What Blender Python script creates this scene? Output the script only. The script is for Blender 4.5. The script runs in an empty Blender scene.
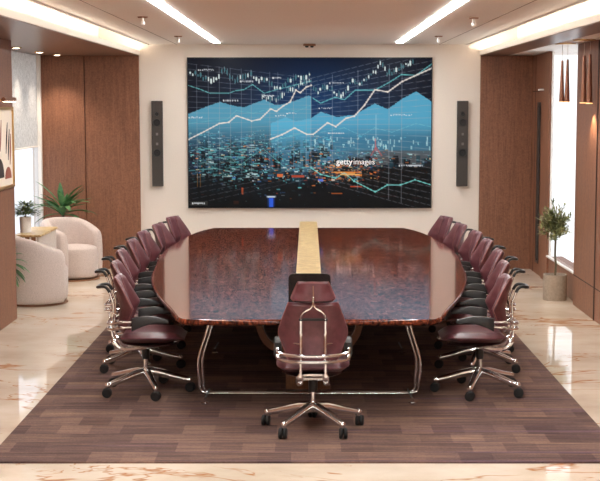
import bpy, bmesh, math, random
import numpy as np
from mathutils import Vector, Matrix
random.seed(7)
sc = bpy.context.scene
COL = sc.collection
PI = math.pi
D = math.radians

# ------------------------------------------------------------------ materials
def lin(c):
    return tuple(((v / 12.92) if v <= .04045 else ((v + .055) / 1.055) ** 2.4) for v in c)
def rgb(r, g, b):
    return lin((r / 255, g / 255, b / 255)) + (1,)
class Mat:
    def __init__(s, name):
        s.m = bpy.data.materials.new(name); s.m.use_nodes = True
        s.nt = s.m.node_tree; s.n = s.nt.nodes; s.l = s.nt.links
        s.p = s.n['Principled BSDF']
    def node(s, t, **kw):
        nd = s.n.new(t)
        for k, v in kw.items():
            if k.startswith('_'): setattr(nd, k[1:], v)
            else: nd.inputs[k.replace('__', ' ')].default_value = v
        return nd
    def coords(s, scale=(1, 1, 1), rot=(0, 0, 0), gen='Object'):
        tc = s.n.new('ShaderNodeTexCoord'); mp = s.n.new('ShaderNodeMapping')
        mp.inputs['Scale'].default_value = scale; mp.inputs['Rotation'].default_value = rot
        s.l.new(tc.outputs[gen], mp.inputs['Vector']); return mp.outputs['Vector']
    def noise(s, vec, scale, detail=4, rough=.6, dist=0):
        nd = s.n.new('ShaderNodeTexNoise'); nd.inputs['Scale'].default_value = scale
        nd.inputs['Detail'].default_value = detail; nd.inputs['Roughness'].default_value = rough
        nd.inputs['Distortion'].default_value = dist
        s.l.new(vec, nd.inputs['Vector']); return nd.outputs['Fac']
    def ramp(s, fac, stops):
        r = s.n.new('ShaderNodeValToRGB'); e = r.color_ramp.elements
        e[0].position, e[0].color = stops[0]; e[1].position, e[1].color = stops[-1]
        for p, c in stops[1:-1]:
            x = e.new(p); x.color = c
        s.l.new(fac, r.inputs['Fac']); return r.outputs['Color']
    def mix(s, fac, a, b, mode='MIX'):
        m = s.n.new('ShaderNodeMix'); m.data_type = 'RGBA'; m.blend_type = mode
        for v, k in ((fac, 0), (a, 6), (b, 7)):
            if hasattr(v, 'is_linked'): s.l.new(v, m.inputs[k])
            else: m.inputs[k].default_value = v
        return m.outputs[2]
    def math(s, op, a, b=0.):
        m = s.n.new('ShaderNodeMath'); m.operation = op
        for v, k in ((a, 0), (b, 1)):
            if hasattr(v, 'is_linked'): s.l.new(v, m.inputs[k])
            else: m.inputs[k].default_value = v
        return m.outputs[0]
    def bump(s, h, strength=.2, dist=.01):
        b = s.n.new('ShaderNodeBump'); b.inputs['Strength'].default_value = strength
        b.inputs['Distance'].default_value = dist
        s.l.new(h, b.inputs['Height']); s.l.new(b.outputs['Normal'], s.p.inputs['Normal'])
    def set(s, col=None, rough=.5, metal=0., **kw):
        if col is not None:
            if hasattr(col, 'is_linked'): s.l.new(col, s.p.inputs['Base Color'])
            else: s.p.inputs['Base Color'].default_value = col
        s.p.inputs['Roughness'].default_value = rough; s.p.inputs['Metallic'].default_value = metal
        for k, v in kw.items(): s.p.inputs[k.replace('__', ' ')].default_value = v
        return s
def plain(name, col, rough=.5, metal=0., nscale=60, amt=.08, bump=0., **kw):
    m = Mat(name); v = m.coords(); f = m.noise(v, nscale, 3)
    d = tuple(c * (1 - amt) for c in col[:3]) + (1,); u = tuple(min(1, c * (1 + amt)) for c in col[:3]) + (1,)
    m.set(m.ramp(f, [(.3, d), (.7, u)]), rough, metal, **kw)
    if bump: m.bump(f, bump, .003)
    return m.m
def emit(name, col, strength):
    m = Mat(name); m.set((0.8, .8, .8, 1), .6)
    m.p.inputs['Emission Color'].default_value = col; m.p.inputs['Emission Strength'].default_value = strength
    return m.m

def wood(name, c1, c2, c3, rough=.38, axis='z', coat=.0):
    m = Mat(name)
    st = {'z': (1, 1, .045), 'y': (1, .045, 1), 'x': (.045, 1, 1)}[axis]
    v = m.coords(st); v2 = m.coords((1, 1, 1))
    g = m.noise(v, 30, 6, .75, .6); fine = m.noise(v, 110, 3, .6)
    mott = m.noise(v2, 42, 4, .8)
    base = m.ramp(g, [(.25, c1), (.5, c2), (.78, c3)])
    base = m.mix(.45, base, m.ramp(fine, [(.3, c1), (.7, c3)]))
    base = m.mix(.35, base, m.ramp(mott, [(.35, c1), (.65, c3)]))
    m.set(base, rough, 0, Coat__Weight=coat, Coat__Roughness=.1)
    m.bump(fine, .08, .002)
    return m.m
M = {}
M['wood'] = wood('veneer', rgb(84, 49, 34), rgb(130, 83, 59), rgb(160, 109, 80), .5)
M['wood_soffit'] = wood('soffit veneer', rgb(92, 60, 44), rgb(122, 86, 64), rgb(146, 108, 82), .3, 'y')
M['wood_dark'] = wood('pedestal veneer', rgb(70, 42, 26), rgb(110, 70, 44), rgb(136, 92, 60), .35)
M['plaster'] = plain('warm white plaster', rgb(228, 217, 205), .75, nscale=90, amt=.03, bump=.05)
M['ceil'] = plain('ceiling paint', rgb(238, 230, 220), .7, nscale=40, amt=.03)
M['white'] = plain('white paint', rgb(240, 235, 228), .6, nscale=30, amt=.02)
M['seam'] = plain('seam', rgb(150, 130, 115), .8)
M['woodseam'] = plain('wood seam', rgb(52, 32, 25), .7)
M['black'] = plain('black plastic', rgb(20, 18, 18), .35, nscale=200, amt=.1)
M['armpad'] = plain('arm pad rubber', rgb(24, 21, 20), .5, nscale=150, amt=.15)
M['rubber'] = plain('caster rubber', rgb(16, 15, 15), .6)
M['screenblack'] = plain('dark glass', rgb(30, 24, 22), .25)
M['gold'] = plain('brushed gold', rgb(205, 165, 105), .3, 1.)
M['bronze'] = plain('bronze', rgb(150, 108, 80), .4, .6, nscale=90)
M['speaker'] = plain('speaker cloth', rgb(66, 60, 56), .8, nscale=300, amt=.25)
M['speakerdark'] = plain('speaker cone', rgb(12, 11, 11), .5)
M['speakergrey'] = plain('speaker dome', rgb(110, 104, 100), .4)
M['chrome'] = plain('polished metal', rgb(238, 242, 246), .12, 1., nscale=30, amt=.03)
M['satin'] = plain('satin metal', rgb(214, 214, 214), .26, 1., nscale=60, amt=.05)
M['whiteceramic'] = plain('white ceramic', rgb(238, 232, 226), .3)
M['soil'] = plain('soil', rgb(50, 36, 26), .95, nscale=120, amt=.4, bump=.6)
M['bark'] = plain('bark', rgb(100, 88, 66), .85, nscale=80, amt=.3, bump=.4)
M['cement'] = plain('cement', rgb(160, 143, 126), .8, nscale=35, amt=.14, bump=.15)
M['copper'] = plain('copper shade', rgb(150, 104, 84), .32, .75, nscale=120)
M['goldlip'] = emit('gold lamp lip', rgb(255, 190, 95), 1.1)
M['cable'] = plain('cable', rgb(190, 175, 160), .5)
M['downl'] = emit('lamp glow', (1, .82, .62, 1), 9)
M['led'] = emit('led strip', (.98, 1, 1, 1), 40)
M['cove'] = emit('cove strip', (1, .91, .78, 1), 38)

def leather():
    m = Mat('burgundy leather'); v = m.coords()
    vo = m.n.new('ShaderNodeTexVoronoi'); vo.inputs['Scale'].default_value = 330; m.l.new(v, vo.inputs['Vector'])
    f = m.noise(v, 14, 3)
    m.set(m.ramp(f, [(.3, rgb(82, 41, 46)), (.7, rgb(104, 57, 62))]), .36)
    m.bump(vo.outputs['Distance'], .12, .002); return m.m
M['leather'] = leather()
M['piping'] = plain('leather piping', rgb(134, 84, 80), .4)
def boucle():
    m = Mat('boucle'); v = m.coords(); f = m.noise(v, 130, 5, .8); g = m.noise(v, 60, 3)
    m.set(m.ramp(f, [(.3, rgb(166, 147, 138)), (.6, rgb(214, 198, 189))]), .9, 0, Sheen__Weight=.25)
    m.bump(f, .5, .008); return m.m
M['boucle'] = boucle()
def burl():
    m = Mat('burl veneer'); v = m.coords((1, 1, 1)); vs = m.coords((1.3, .55, 1))
    a = m.noise(vs, 19, 6, .75, .8); b = m.noise(vs, 34, 3, .6); c = m.noise(v, 3, 2)
    col = m.ramp(a, [(.38, rgb(20, 8, 7)), (.47, rgb(64, 26, 17)), (.54, rgb(110, 48, 29)), (.64, rgb(170, 90, 56))])
    col = m.mix(.4, col, m.ramp(b, [(.42, rgb(26, 11, 9)), (.58, rgb(132, 68, 46))]))
    m.set(col, .08, 0, IOR=1.34); m.bump(a, .02, .002); return m.m
M['burl'] = burl()
def onyx():
    m = Mat('gold onyx'); v = m.coords((1, 2.2, 1)); a = m.noise(v, 9, 8, .75, 1.2); b = m.noise(v, 60, 3, .8)
    w = m.n.new('ShaderNodeTexBrick'); m.l.new(m.coords((1, 1, 1)), w.inputs['Vector'])
    col = m.ramp(a, [(.36, rgb(140, 104, 54)), (.48, rgb(190, 152, 90)), (.56, rgb(214, 184, 126)), (.66, rgb(242, 228, 194))])
    col = m.mix(.3, col, m.ramp(b, [(.35, rgb(150, 118, 70)), (.65, rgb(240, 222, 178))]))
    m.set(col, .3); return m.m
M['onyx'] = onyx()
def marble():
    m = Mat('cream marble'); v = m.coords((.75, 1.0, 1), (0, 0, .16))
    n1 = m.n.new('ShaderNodeTexNoise'); n1.inputs['Scale'].default_value = .62; n1.inputs['Detail'].default_value = 4
    n1.inputs['Roughness'].default_value = .62; m.l.new(m.coords((.5, .95, 1), (0, 0, .25)), n1.inputs['Vector'])
    n1.inputs['Distortion'].default_value = 2.6
    d1 = m.math('ABSOLUTE', m.math('SUBTRACT', n1.outputs['Fac'], .5))
    brk = m.noise(v, 1.1, 3)
    width = m.math('MULTIPLY', m.math('MAXIMUM', m.math('SUBTRACT', brk, .47), 0.), .20)
    vein = m.math('SUBTRACT', 1., m.math('MINIMUM', m.math('DIVIDE', d1, m.math('ADD', width, .0004)), 1.))
    n2 = m.noise(m.coords((.6, 1.5, 1), (0, 0, -.4)), 2.1, 7, .7, 1.8)
    d2 = m.math('ABSOLUTE', m.math('SUBTRACT', n2, .5))
    vein2 = m.math('MULTIPLY', m.math('SUBTRACT', 1., m.math('MINIMUM', m.math('DIVIDE', d2, .004), 1.)), .3)
    cloud = m.noise(v, 1.6, 5, .6)
    base = m.ramp(cloud, [(.3, rgb(202, 183, 162)), (.5, rgb(219, 202, 182)), (.7, rgb(230, 216, 199))])
    c = m.mix(m.math('MULTIPLY', vein2, m.ramp(brk, [(.45, (0, 0, 0, 1)), (.6, (1, 1, 1, 1))])), base, rgb(190, 150, 116))
    c = m.mix(m.math('MULTIPLY', vein, .9), c, rgb(180, 118, 66))
    m.set(c, .035, 0, IOR=1.6); return m.m
M['marble'] = marble()
def carpet():
    m = Mat('purple brown carpet'); v = m.coords((1, 1, 1))
    br = m.n.new('ShaderNodeTexBrick'); m.l.new(v, br.inputs['Vector'])
    br.offset = .5; br.offset_frequency = 2
    br.inputs['Color1'].default_value = (.0, 0, 0, 1); br.inputs['Color2'].default_value = (1, 1, 1, 1)
    br.inputs['Mortar'].default_value = (.5, .5, .5, 1); br.inputs['Mortar Size'].default_value = 0.0
    br.inputs['Scale'].default_value = 1.0; br.inputs['Brick Width'].default_value = .22; br.inputs['Row Height'].default_value = .25
    streak = m.noise(m.coords((.35, 6, 1)), 3.0, 6, .7); streak2 = m.noise(m.coords((.2, 3.2, 1)), 2.1, 4, .7)
    fib = m.noise(m.coords((1, 1, 1)), 120, 4, .8)
    a = m.mix(.5, m.ramp(streak, [(.38, rgb(54, 36, 38)), (.5, rgb(84, 62, 57)), (.62, rgb(122, 98, 82))]),
              m.ramp(streak2, [(.38, rgb(54, 36, 42)), (.5, rgb(84, 62, 56)), (.62, rgb(112, 90, 70))]))
    b = m.mix(.45, a, m.ramp(br.outputs['Color'], [(0., rgb(52, 35, 36)), (1., rgb(124, 100, 86))]), 'MIX')
    purple = m.noise(m.coords((.12, 7, 1)), 2.0, 3, .5)
    b = m.mix(m.ramp(purple, [(.60, (0, 0, 0, 1)), (.68, (.55, .55, .55, 1))]), b, rgb(88, 66, 84))
    thin = m.noise(m.coords((.5, 22, 1)), 3., 3, .7)
    b = m.mix(.75, b, m.ramp(thin, [(.36, rgb(120, 100, 112)), (.5, rgb(205, 195, 190)), (.64, rgb(255, 245, 225))]), 'MULTIPLY')
    c = m.mix(.8, b, m.ramp(fib, [(.3, rgb(130, 125, 122)), (.7, rgb(255, 252, 250))]), 'MULTIPLY')
    c = m.mix(1., c, (2.75, 2.85, 3.0, 1), 'MULTIPLY')
    m.set(c, .95, 0); m.bump(fib, .6, .006); return m.m
M['carpet'] = carpet()
def leafmat(name, a, b):
    m = Mat(name); f = m.noise(m.coords(), 12, 3)
    m.set(m.ramp(f, [(.35, a), (.65, b)]), .45); return m.m
M['leaf'] = leafmat('green leaf', rgb(58, 104, 66), rgb(108, 150, 92))
M['leafpale'] = leafmat('leaf stripe', rgb(150, 178, 120), rgb(176, 198, 150))
M['leafbush'] = leafmat('bush leaf', rgb(58, 82, 46), rgb(104, 122, 70))
M['olive'] = leafmat('olive leaf', rgb(92, 102, 58), rgb(178, 176, 122))
def glass(nm='window glass', tint=(1, 1, 1, 1)):
    m = Mat(nm); n, l = m.n, m.l
    tr = n.new('ShaderNodeBsdfTransparent'); tr.inputs['Color'].default_value = tint; gl = n.new('ShaderNodeBsdfGlossy'); gl.inputs['Roughness'].default_value = .02
    
    mx = n.new('ShaderNodeMixShader'); mx.inputs[0].default_value = .1; l.new(tr.outputs[0], mx.inputs[1]); l.new(gl.outputs[0], mx.inputs[2])
    l.new(mx.outputs[0], n['Material Output'].inputs['Surface']); return m.m
M['glass'] = glass()
M['glass_tint'] = glass('tinted window glass', (.93, .94, .97, 1))
def frosted():
    m = Mat('frosted glass'); n, l = m.n, m.l
    f = m.noise(m.coords(), 90, 3, .9); f2 = m.noise(m.coords(), 16, 3, .7)
    col = m.mix(.5, m.ramp(f, [(.38, (.5, .49, .48, 1)), (.62, (.95, .93, .9, 1))]), m.ramp(f2, [(.35, (.5, .48, .46, 1)), (.65, (.86, .84, .82, 1))]))
    tl = n.new('ShaderNodeBsdfTranslucent'); df = n.new('ShaderNodeBsdfDiffuse')
    l.new(col, tl.inputs['Color']); l.new(col, df.inputs['Color'])
    mx = n.new('ShaderNodeMixShader'); mx.inputs[0].default_value = .35
    l.new(tl.outputs[0], mx.inputs[1]); l.new(df.outputs[0], mx.inputs[2])
    l.new(mx.outputs[0], n['Material Output'].inputs['Surface']); return m.m
M['frost'] = frosted()

# ------------------------------------------------------------------ mesh helpers
class MB:
    def __init__(s): s.v = []; s.f = []; s.fm = []; s.mi = 0
    def add(s, vs, fs):
        o = len(s.v); s.v += [tuple(v) for v in vs]; s.f += [tuple(i + o for i in f) for f in fs]; s.fm += [s.mi] * len(fs)
    def box(s, x0, x1, y0, y1, z0, z1):
        s.add([(x, y, z) for z in (z0, z1) for y in (y0, y1) for x in (x0, x1)],
              [(0, 2, 3, 1), (4, 5, 7, 6), (0, 1, 5, 4), (2, 6, 7, 3), (0, 4, 6, 2), (1, 3, 7, 5)])
        return s
    def rings(s, R, cap=True, closed=False):
        n = len(R[0]); vs = [p for r in R for p in r]; fs = []
        m = len(R)
        for i in range(m if closed else m - 1):
            a, b = i * n, ((i + 1) % m) * n
            for j in range(n):
                k = (j + 1) % n; fs.append((a + j, a + k, b + k, b + j))
        if cap and not closed:
            fs.append(tuple(range(n))[::-1]); fs.append(tuple(range((m - 1) * n, m * n)))
        s.add(vs, fs); return s
    def tube(s, pts, r, seg=8, closed=False, flat=1.0):
        P = [Vector(p) for p in pts]; n = len(P)
        rr = r if isinstance(r, (list, tuple)) else [r] * n
        T = []
        for i in range(n):
            a = P[(i - 1) % n] if (closed or i > 0) else P[i]; b = P[(i + 1) % n] if (closed or i < n - 1) else P[i]
            T.append((b - a).normalized())
        up = Vector((0, 0, 1)) if abs(T[0].z) < .9 else Vector((0, 1, 0))
        N = (up - T[0] * up.dot(T[0])).normalized(); R = []
        for i in range(n):
            N = (N - T[i] * N.dot(T[i])).normalized(); B = T[i].cross(N)
            R.append([P[i] + N * (math.cos(2 * PI * k / seg) * rr[i] * flat) + B * (math.sin(2 * PI * k / seg) * rr[i]) for k in range(seg)])
        s.rings(R, True, closed); return s
    def lathe(s, prof, c=(0, 0, 0), seg=20, axis='z'):
        R = []
        for r, h in prof:
            ring = []
            for k in range(seg):
                a = 2 * PI * k / seg; p = (r * math.cos(a), r * math.sin(a), h)
                if axis == 'x': p = (h, p[0], p[1])
                elif axis == 'y': p = (p[1], h, p[0])
                ring.append((p[0] + c[0], p[1] + c[1], p[2] + c[2]))
            R.append(ring)
        s.rings(R); return s
    def xf(s, M4):
        s.v = [tuple(M4 @ Vector(v)) for v in s.v]; return s
    def build(s, name, mat, parent=None, smooth=True, bevel=0, sub=0, loc=None):
        me = bpy.data.meshes.new(name); me.from_pydata(s.v, [], s.f)
        mats = mat if isinstance(mat, list) else [mat]
        for m in mats: me.materials.append(m)
        if len(mats) > 1: me.polygons.foreach_set('material_index', s.fm)
        bm = bmesh.new(); bm.from_mesh(me); bmesh.ops.recalc_face_normals(bm, faces=bm.faces); bm.to_mesh(me); bm.free()
        if smooth:
            me.shade_smooth()
            try: me.set_sharp_from_angle(angle=D(40))
            except Exception: pass
        o = bpy.data.objects.new(name, me); COL.objects.link(o)
        if bevel:
            b = o.modifiers.new('bevel', 'BEVEL'); b.width = bevel; b.segments = 2; b.limit_method = 'ANGLE'; b.angle_limit = D(35)
        if sub:
            b = o.modifiers.new('sub', 'SUBSURF'); b.levels = sub; b.render_levels = sub
        if parent: o.parent = parent
        if loc: o.location = loc
        return o
def BOX(name, b, mat, parent=None, bevel=0, **k): return MB().box(*b).build(name, mat, parent, False if not bevel else True, bevel, **k)
def tag(o, label=None, cat=None, group=None, kind=None):
    for k, v in (('label', label), ('category', cat), ('group', group), ('kind', kind)):
        if v: o[k] = v
    return o
def empty(name, loc=(0, 0, 0), rz=0.):
    o = bpy.data.objects.new(name, None); COL.objects.link(o); o.location = loc; o.rotation_euler.z = rz
    o.empty_display_size = .1; return o
def struct(name, b, mat, bevel=0):
    o = BOX(name, b, mat, None, bevel); o['kind'] = 'structure'; return o
def copy_tree(o, parent=None):
    c = o.copy(); COL.objects.link(c); c.parent = parent
    for ch in list(o.children): copy_tree(ch, c)
    return c
def catmull(P, n=6, closed=False):
    P = [Vector(p) for p in P]; out = []; m = len(P)
    g = (lambda i: P[i % m]) if closed else (lambda i: P[max(0, min(m - 1, i))])
    for i in range(m if closed else m - 1):
        a, b, c, d = g(i - 1), g(i), g(i + 1), g(i + 2)
        for k in range(n):
            t = k / n
            out.append(.5 * ((2 * b) + (c - a) * t + (2 * a - 5 * b + 4 * c - d) * t * t + (3 * b - a - 3 * c + d) * t ** 3))
    if not closed: out.append(P[-1])
    return out

# ------------------------------------------------------------------ camera
H = 2.3; F = 1350.; T = 136 / F
cam = bpy.data.cameras.new('camera'); co = bpy.data.objects.new('camera', cam); COL.objects.link(co)
co.location = (0, 0, H); co.rotation_euler = (PI / 2 - math.atan(T), 0, 0)
cam.sensor_width = 36; cam.lens = F * 36 / 600; cam.shift_x = -8 / 600; cam.clip_end = 200
sc.camera = co
sc.view_settings.view_transform = 'Standard'; sc.view_settings.look = 'None'
sc.view_settings.gamma = 1; sc.view_settings.exposure = 0.6; sc.view_settings.use_curve_mapping = False

# ------------------------------------------------------------------ room shell
YB = 18.9; YF = -3.0; ZC = 3.13; ZS = 2.975
struct('floor', (-3.85, 3.3, YF, 19.1, -.15, 0), M['marble'])
# back wall: plaster centre, timber flanks
struct('wall_back', (-3.85, 3.3, YB, YB + .2, 0, 3.6), M['plaster'])
# timber cladding panels on back wall (one per panel)
for i, (a, b, dy) in enumerate([(-3.70, -3.105, .07), (-3.10, -2.345, .05), (2.395, 3.12, .05)]):
    nm = ['wall_back_panel_left', 'wall_back_panel_middle', 'wall_back_panel_right'][i]
    struct(nm, (a, b, YB - dy, YB, 0, ZS), M['wood'], .004)
# main ceiling with shallow longitudinal seams
ce = MB(); xs = [-2.21, -1.825, -1.815, 1.815, 1.825, 2.21]
o = struct('ceiling', (-2.21, 2.21, YF, YB, ZC, ZC + .12), M['ceil'])
for i, x in enumerate((-1.82, 1.82)):
    struct('trim_%d' % (i + 1), (x - .004, x + .004, YF, YB - .001, ZC - .002, ZC), M['seam'])
for i, sx in enumerate((-1, 1)):
    struct('trim_%d' % (i + 3), (sx * 2.21 - .012, sx * 2.21 + .012, YF, YB - .001, ZC - .012, ZC + .12), M['ceil'])
# cove recess shells
def cove(side):
    s_ = -1 if side == 'left' else 1
    xi = 2.35 if s_ < 0 else 2.395
    m = MB()
    a = lambda x0, x1, z0, z1: m.box(min(s_ * x0, s_ * x1), max(s_ * x0, s_ * x1), YF, YB, z0, z1)
    a(2.0, 2.95, 3.50, 3.55)                 # lid
    a(2.90, 2.95, ZS + .05, 3.50)            # outer side
    a(2.20, 2.215, ZC + .12, 3.50)           # inner side
    o = m.build('ceiling_cove_' + side, M['white'], None, False); o['kind'] = 'structure'
    # soffit lip (white painted edge)
    m = MB(); a(xi - .014, xi + .001, ZS + .006, ZS + .07)
    o = m.build('trim_cove_' + side, M['white'], None, False); o['kind'] = 'structure'
cove('left'); cove('right')
struct('ceiling_soffit_left', (-4.2, -2.35, YF, YB, ZS, ZS + .05), M['wood_soffit'])
struct('ceiling_soffit_right', (2.395, 2.76, YF, YB, ZS, ZS + .05), M['wood_soffit'])
struct('ceiling_strip_right', (2.76, 4.2, YF, YB, ZS + .006, ZS + .05), M['white'])
# left partition, alcove side wall with window
struct('wall_left', (-4.2, -3.14, YF, 14.42, 0, ZS), M['wood'], .004)
struct('wall_left_alcove', (-3.85, -3.70, 14.42, 16.85, 0, ZS), M['wood'])
struct('wall_left_sill', (-3.85, -3.70, 16.85, YB, 0, .35), M['wood'])
m = MB(); m.box(-3.78, -3.70, 16.85, 16.9, .35, ZS); m.box(-3.80, -3.70, 18.76, 18.83, .35, ZS); m.box(-3.78, -3.72, 16.9, 18.76, .35, .40)
m.box(-3.765, -3.735, 16.9, 18.76, 1.715, 1.735)
w = m.build('window_1', M['white'], None, False, .004); w['kind'] = 'structure'
BOX('glass_pane', (-3.756, -3.748, 16.9, 18.76, .40, 1.715), M['glass_tint'], w)
BOX('frosted_pane', (-3.758, -3.748, 16.9, 18.76, 1.735, ZS), M['frost'], w)
# right side wall
struct('wall_right', (3.06, 3.3, YF, 15.45, 0, ZS + .006), M['wood'], .004)
struct('wall_right_sill', (3.12, 3.3, 15.45, 17.40, 0, .34), M['wood'])
struct('trim_5', (3.095, 3.15, 17.40, 17.85, 0, ZS), M['wood'], .004)
struct('trim_6', (3.085, 3.12, 15.45, 17.40, .335, .355), M['white'])
m = MB(); m.box(3.12, 3.14, 17.36, 17.40, .34, ZS); m.box(3.12, 3.14, 15.45, 15.49, .34, ZS)
w = m.build('window_2', M['white'], None, False, .003); w['kind'] = 'structure'
BOX('glass_pane', (3.125, 3.131, 15.49, 17.36, .34, ZS), M['glass'], w)
# seams on right near panel
m = MB()
for z in (.35, ): m.box(3.056, 3.0605, 8, 15.44, z - .005, z + .005)
for y in (14.3, 12.6, 10.9): m.box(3.052, 3.0605, y - .012, y + .012, 0, ZS)
o = m.build('trim_7', M['woodseam'], None, False); o['kind'] = 'structure'
# door in right back corner
dr = struct('door_1', (3.12, 3.17, 17.85, YB, 0, ZS), M['wood'])
m = MB(); m.box(3.117, 3.125, 17.85, 18.84, 2.475, 2.485); m.box(3.117, 3.125, 18.60, 18.61, 0, ZS)
m.build('door_seam', M['woodseam'], dr, False)
m = MB(); m.box(3.112, 3.14, 18.18, 18.42, .15, 2.33)
m.build('door_light_slot', M['black'], dr, True, .006)
BOX('pull_handle', (3.09, 3.112, 18.16, 18.20, .2, 2.28), M['speaker'], dr, .004)
BOX('door_closer_bar', (3.03, 3.125, 17.80, 17.90, 2.48, 2.505), M['whiteceramic'], dr, .004)
# wall seam lines on left middle panel / baseboard
struct('baseboard_back', (-2.345, 2.395, YB - .012, YB, 0, .08), M['plaster'], .002)
struct('wall_front', (-3.14, 3.06, YF - .2, YF, 0, 3.55), M['plaster'])
# rear of the room (behind the camera): plaster wall, added to cut rear light
# LED cove strips (sit on top of the soffit behind the lip)
for s_, xi, nm in ((-1, 2.35, 'left'), (1, 2.395, 'right')):
    m = MB(); a, b = sorted((s_ * (xi + .05), s_ * (xi + .08)))
    m.box(a, b, YF, YB - .1, ZS + .052, ZS + .062)
    tag(m.build('cove_led_strip', M['cove'], None, False), 'warm hidden light strip in the %s ceiling cove' % nm, 'light strip')
# linear ceiling lights
for s_, nm in ((-1, 'left'), (1, 'right')):
    x = s_ * 1.225
    r = empty('linear_ceiling_light', (x, 7.5, ZC)); tag(r, 'long thin white ceiling light line on the %s half of the ceiling' % nm, 'ceiling light', None)
    m = MB(); m.box(-.045, .045, -10, 10.76, -.004, 0)
    m.build('housing', M['white'], r, False)
    BOX('diffuser', (-.045, .045, -10, 10.75, -.008, -.004), M['led'], r)

# sprinklers
for i, (x, y, lb) in enumerate([(-1.57, 12.97, 'left ceiling sprinkler nearer the camera'), (-1.58, 16.6, 'left ceiling sprinkler nearer the screen wall'),
                                (1.59, 13.1, 'right ceiling sprinkler nearer the camera'), (1.59, 16.6, 'right ceiling sprinkler nearer the screen wall')]):
    r = empty('ceiling_sprinkler', (x, y, ZC)); tag(r, 'small metal ' + lb, 'sprinkler', 'ceiling sprinklers')
    MB().lathe([(.0, -.012), (.045, -.012), (.05, -.004), (.05, 0)]).build('flange', M['bronze'], r)
    MB().lathe([(.012, -.012), (.012, -.045), (.02, -.05), (.02, -.075), (.008, -.085), (.0, -.085)]).build('head', M['whiteceramic'], r)
# small ceiling device above the screen
r = empty('ceiling_camera', (.02, 18.72, ZC)); tag(r, 'small two-lens camera on the ceiling above the screen', 'camera')
BOX('housing', (-.085, .085, -.05, .05, -.03, 0), M['bronze'], r, .006)
for x in (-.035, .035): MB().lathe([(.0, -.055), (.022, -.05), (.026, -.03)], (x, -.02, 0), 14).build('lens', M['black'], r)

# ------------------------------------------------------------------ video wall screen
TX0, TX1, TZ0, TZ1 = -1.677, 1.726, .855, 2.95
tv = empty('wall_screen', ((TX0 + TX1) / 2, YB, TZ0)); tag(tv, 'huge wide wall screen showing a city at night under stock charts', 'screen')
TW, TH = TX1 - TX0, TZ1 - TZ0
BOX('bezel', (-TW / 2, TW / 2, -.055, 0, 0, TH), M['black'], tv, .003)
W, Hh = 562, 347
img = np.zeros((Hh, W, 3)); yy, xx = np.mgrid[0:Hh, 0:W].astype(float)
def C(*c): return np.array(c) / 255.
def blend(mask, col, a):
    a = (mask * a)[..., None]; img[:] = img * (1 - a) + np.array(col) * a
rs = np.random.RandomState(5)
sm = lambda a, b, x: np.clip((x - a) / (b - a), 0, 1) ** 2 * (3 - 2 * np.clip((x - a) / (b - a), 0, 1))
# night sky: blue core, black at the corners
img[:] = C(5, 9, 22)
blend(np.exp(-((xx - 290) / 190) ** 2 - ((yy - 110) / 110) ** 2), C(18, 58, 104), .9)
blend(sm(150, 215, yy) * sm(345, 250, yy) * np.exp(-((xx - 380) / 330) ** 2), C(50, 104, 134), .85)
# dark city ground
dark = sm(218, 285, yy + 22 * np.sin(xx / 60.) - 25 * (xx < 180))
blend(dark, C(6, 9, 15), .97)
# distant city haze on the right
blend(((xx > 190) & (yy > 185) & (yy < 262)).astype(float) * sm(180, 215, yy), C(78, 130, 152), .45)
blend(((xx > 330) & (yy > 212) & (yy < 246)).astype(float) * sm(330, 460, xx), C(84, 78, 78), .8)
blend(((yy > 244) & (xx > 310)).astype(float) * sm(244, 256, yy), C(6, 5, 6), .95)
blend(sm(300, 335, yy), C(3, 4, 7), .9)
def rect(x, y, w, h, c, a=1.):
    x0, x1, y0, y1 = int(max(0, x)), int(min(W, max(x + 1, x + w))), int(max(0, y)), int(min(Hh, max(y + 1, y + h)))
    if x1 > x0 and y1 > y0: img[y0:y1, x0:x1] = img[y0:y1, x0:x1] * (1 - a) + np.array(c) * a
# tower blocks
for _ in range(420):
    x = rs.uniform(0, W); y = rs.uniform(188, 335); k = (y - 180) / 160
    if x > 330 and y < 225: continue
    w = rs.uniform(4, 12) * (1 + 1.4 * k); h = rs.uniform(5, 20) * (1 + 1.2 * k)
    base = rs.choice([0, 1, 2]); c = [C(8, 14, 22), C(26, 58, 70) if y < 270 else C(10, 20, 28), C(4, 6, 10)][base]
    rect(x, y, w, h, c, .75)
for x, y, w, h in ((138, 150, 20, 60), (160, 152, 22, 70), (183, 156, 10, 62), (240, 180, 8, 40), (120, 190, 14, 34), (10, 205, 18, 30)): rect(x, y, w, h, C(22, 32, 44), .9)
pal = [C(110, 200, 205), C(70, 150, 165), C(190, 225, 225), C(235, 200, 150), C(235, 130, 60), C(60, 110, 170), C(220, 235, 240), C(200, 80, 50)]
for _ in range(3000):
    x = rs.uniform(0, W); y = 168 + 175 * rs.beta(1.5, 2.0)
    dens = math.exp(-((x - 110) / 150) ** 2) * 1.0 + math.exp(-((x - 300) / 120) ** 2) * .75 + .18
    if y > 285: dens *= .25
    if x > 330 and y < 215: dens *= .35
    if rs.rand() > dens: continue
    warm = (rs.rand() < (.14 + .55 * sm(180, 360, x) * sm(225, 265, y)))
    c = pal[rs.choice([3, 4, 7, 4])] if warm else pal[rs.choice([0, 0, 1, 1, 2, 5, 6])]
    rect(x, y, rs.choice([1, 2, 3, 5, 8]) , rs.choice([1, 2, 2, 3]), c, rs.uniform(.2, 1.) ** 1.3)
for x in (150, 158, 166, 174, 188, 196):          # lit windows on the dark towers
    for y in range(160, 240, 5):
        if rs.rand() < .5: rect(x + rs.randint(-2, 3), y, 2, 2, pal[rs.choice([1, 4, 2])], .7)
for x in (19, 26): rect(x, 268, 2, 30, C(220, 150, 60), .9)
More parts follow.
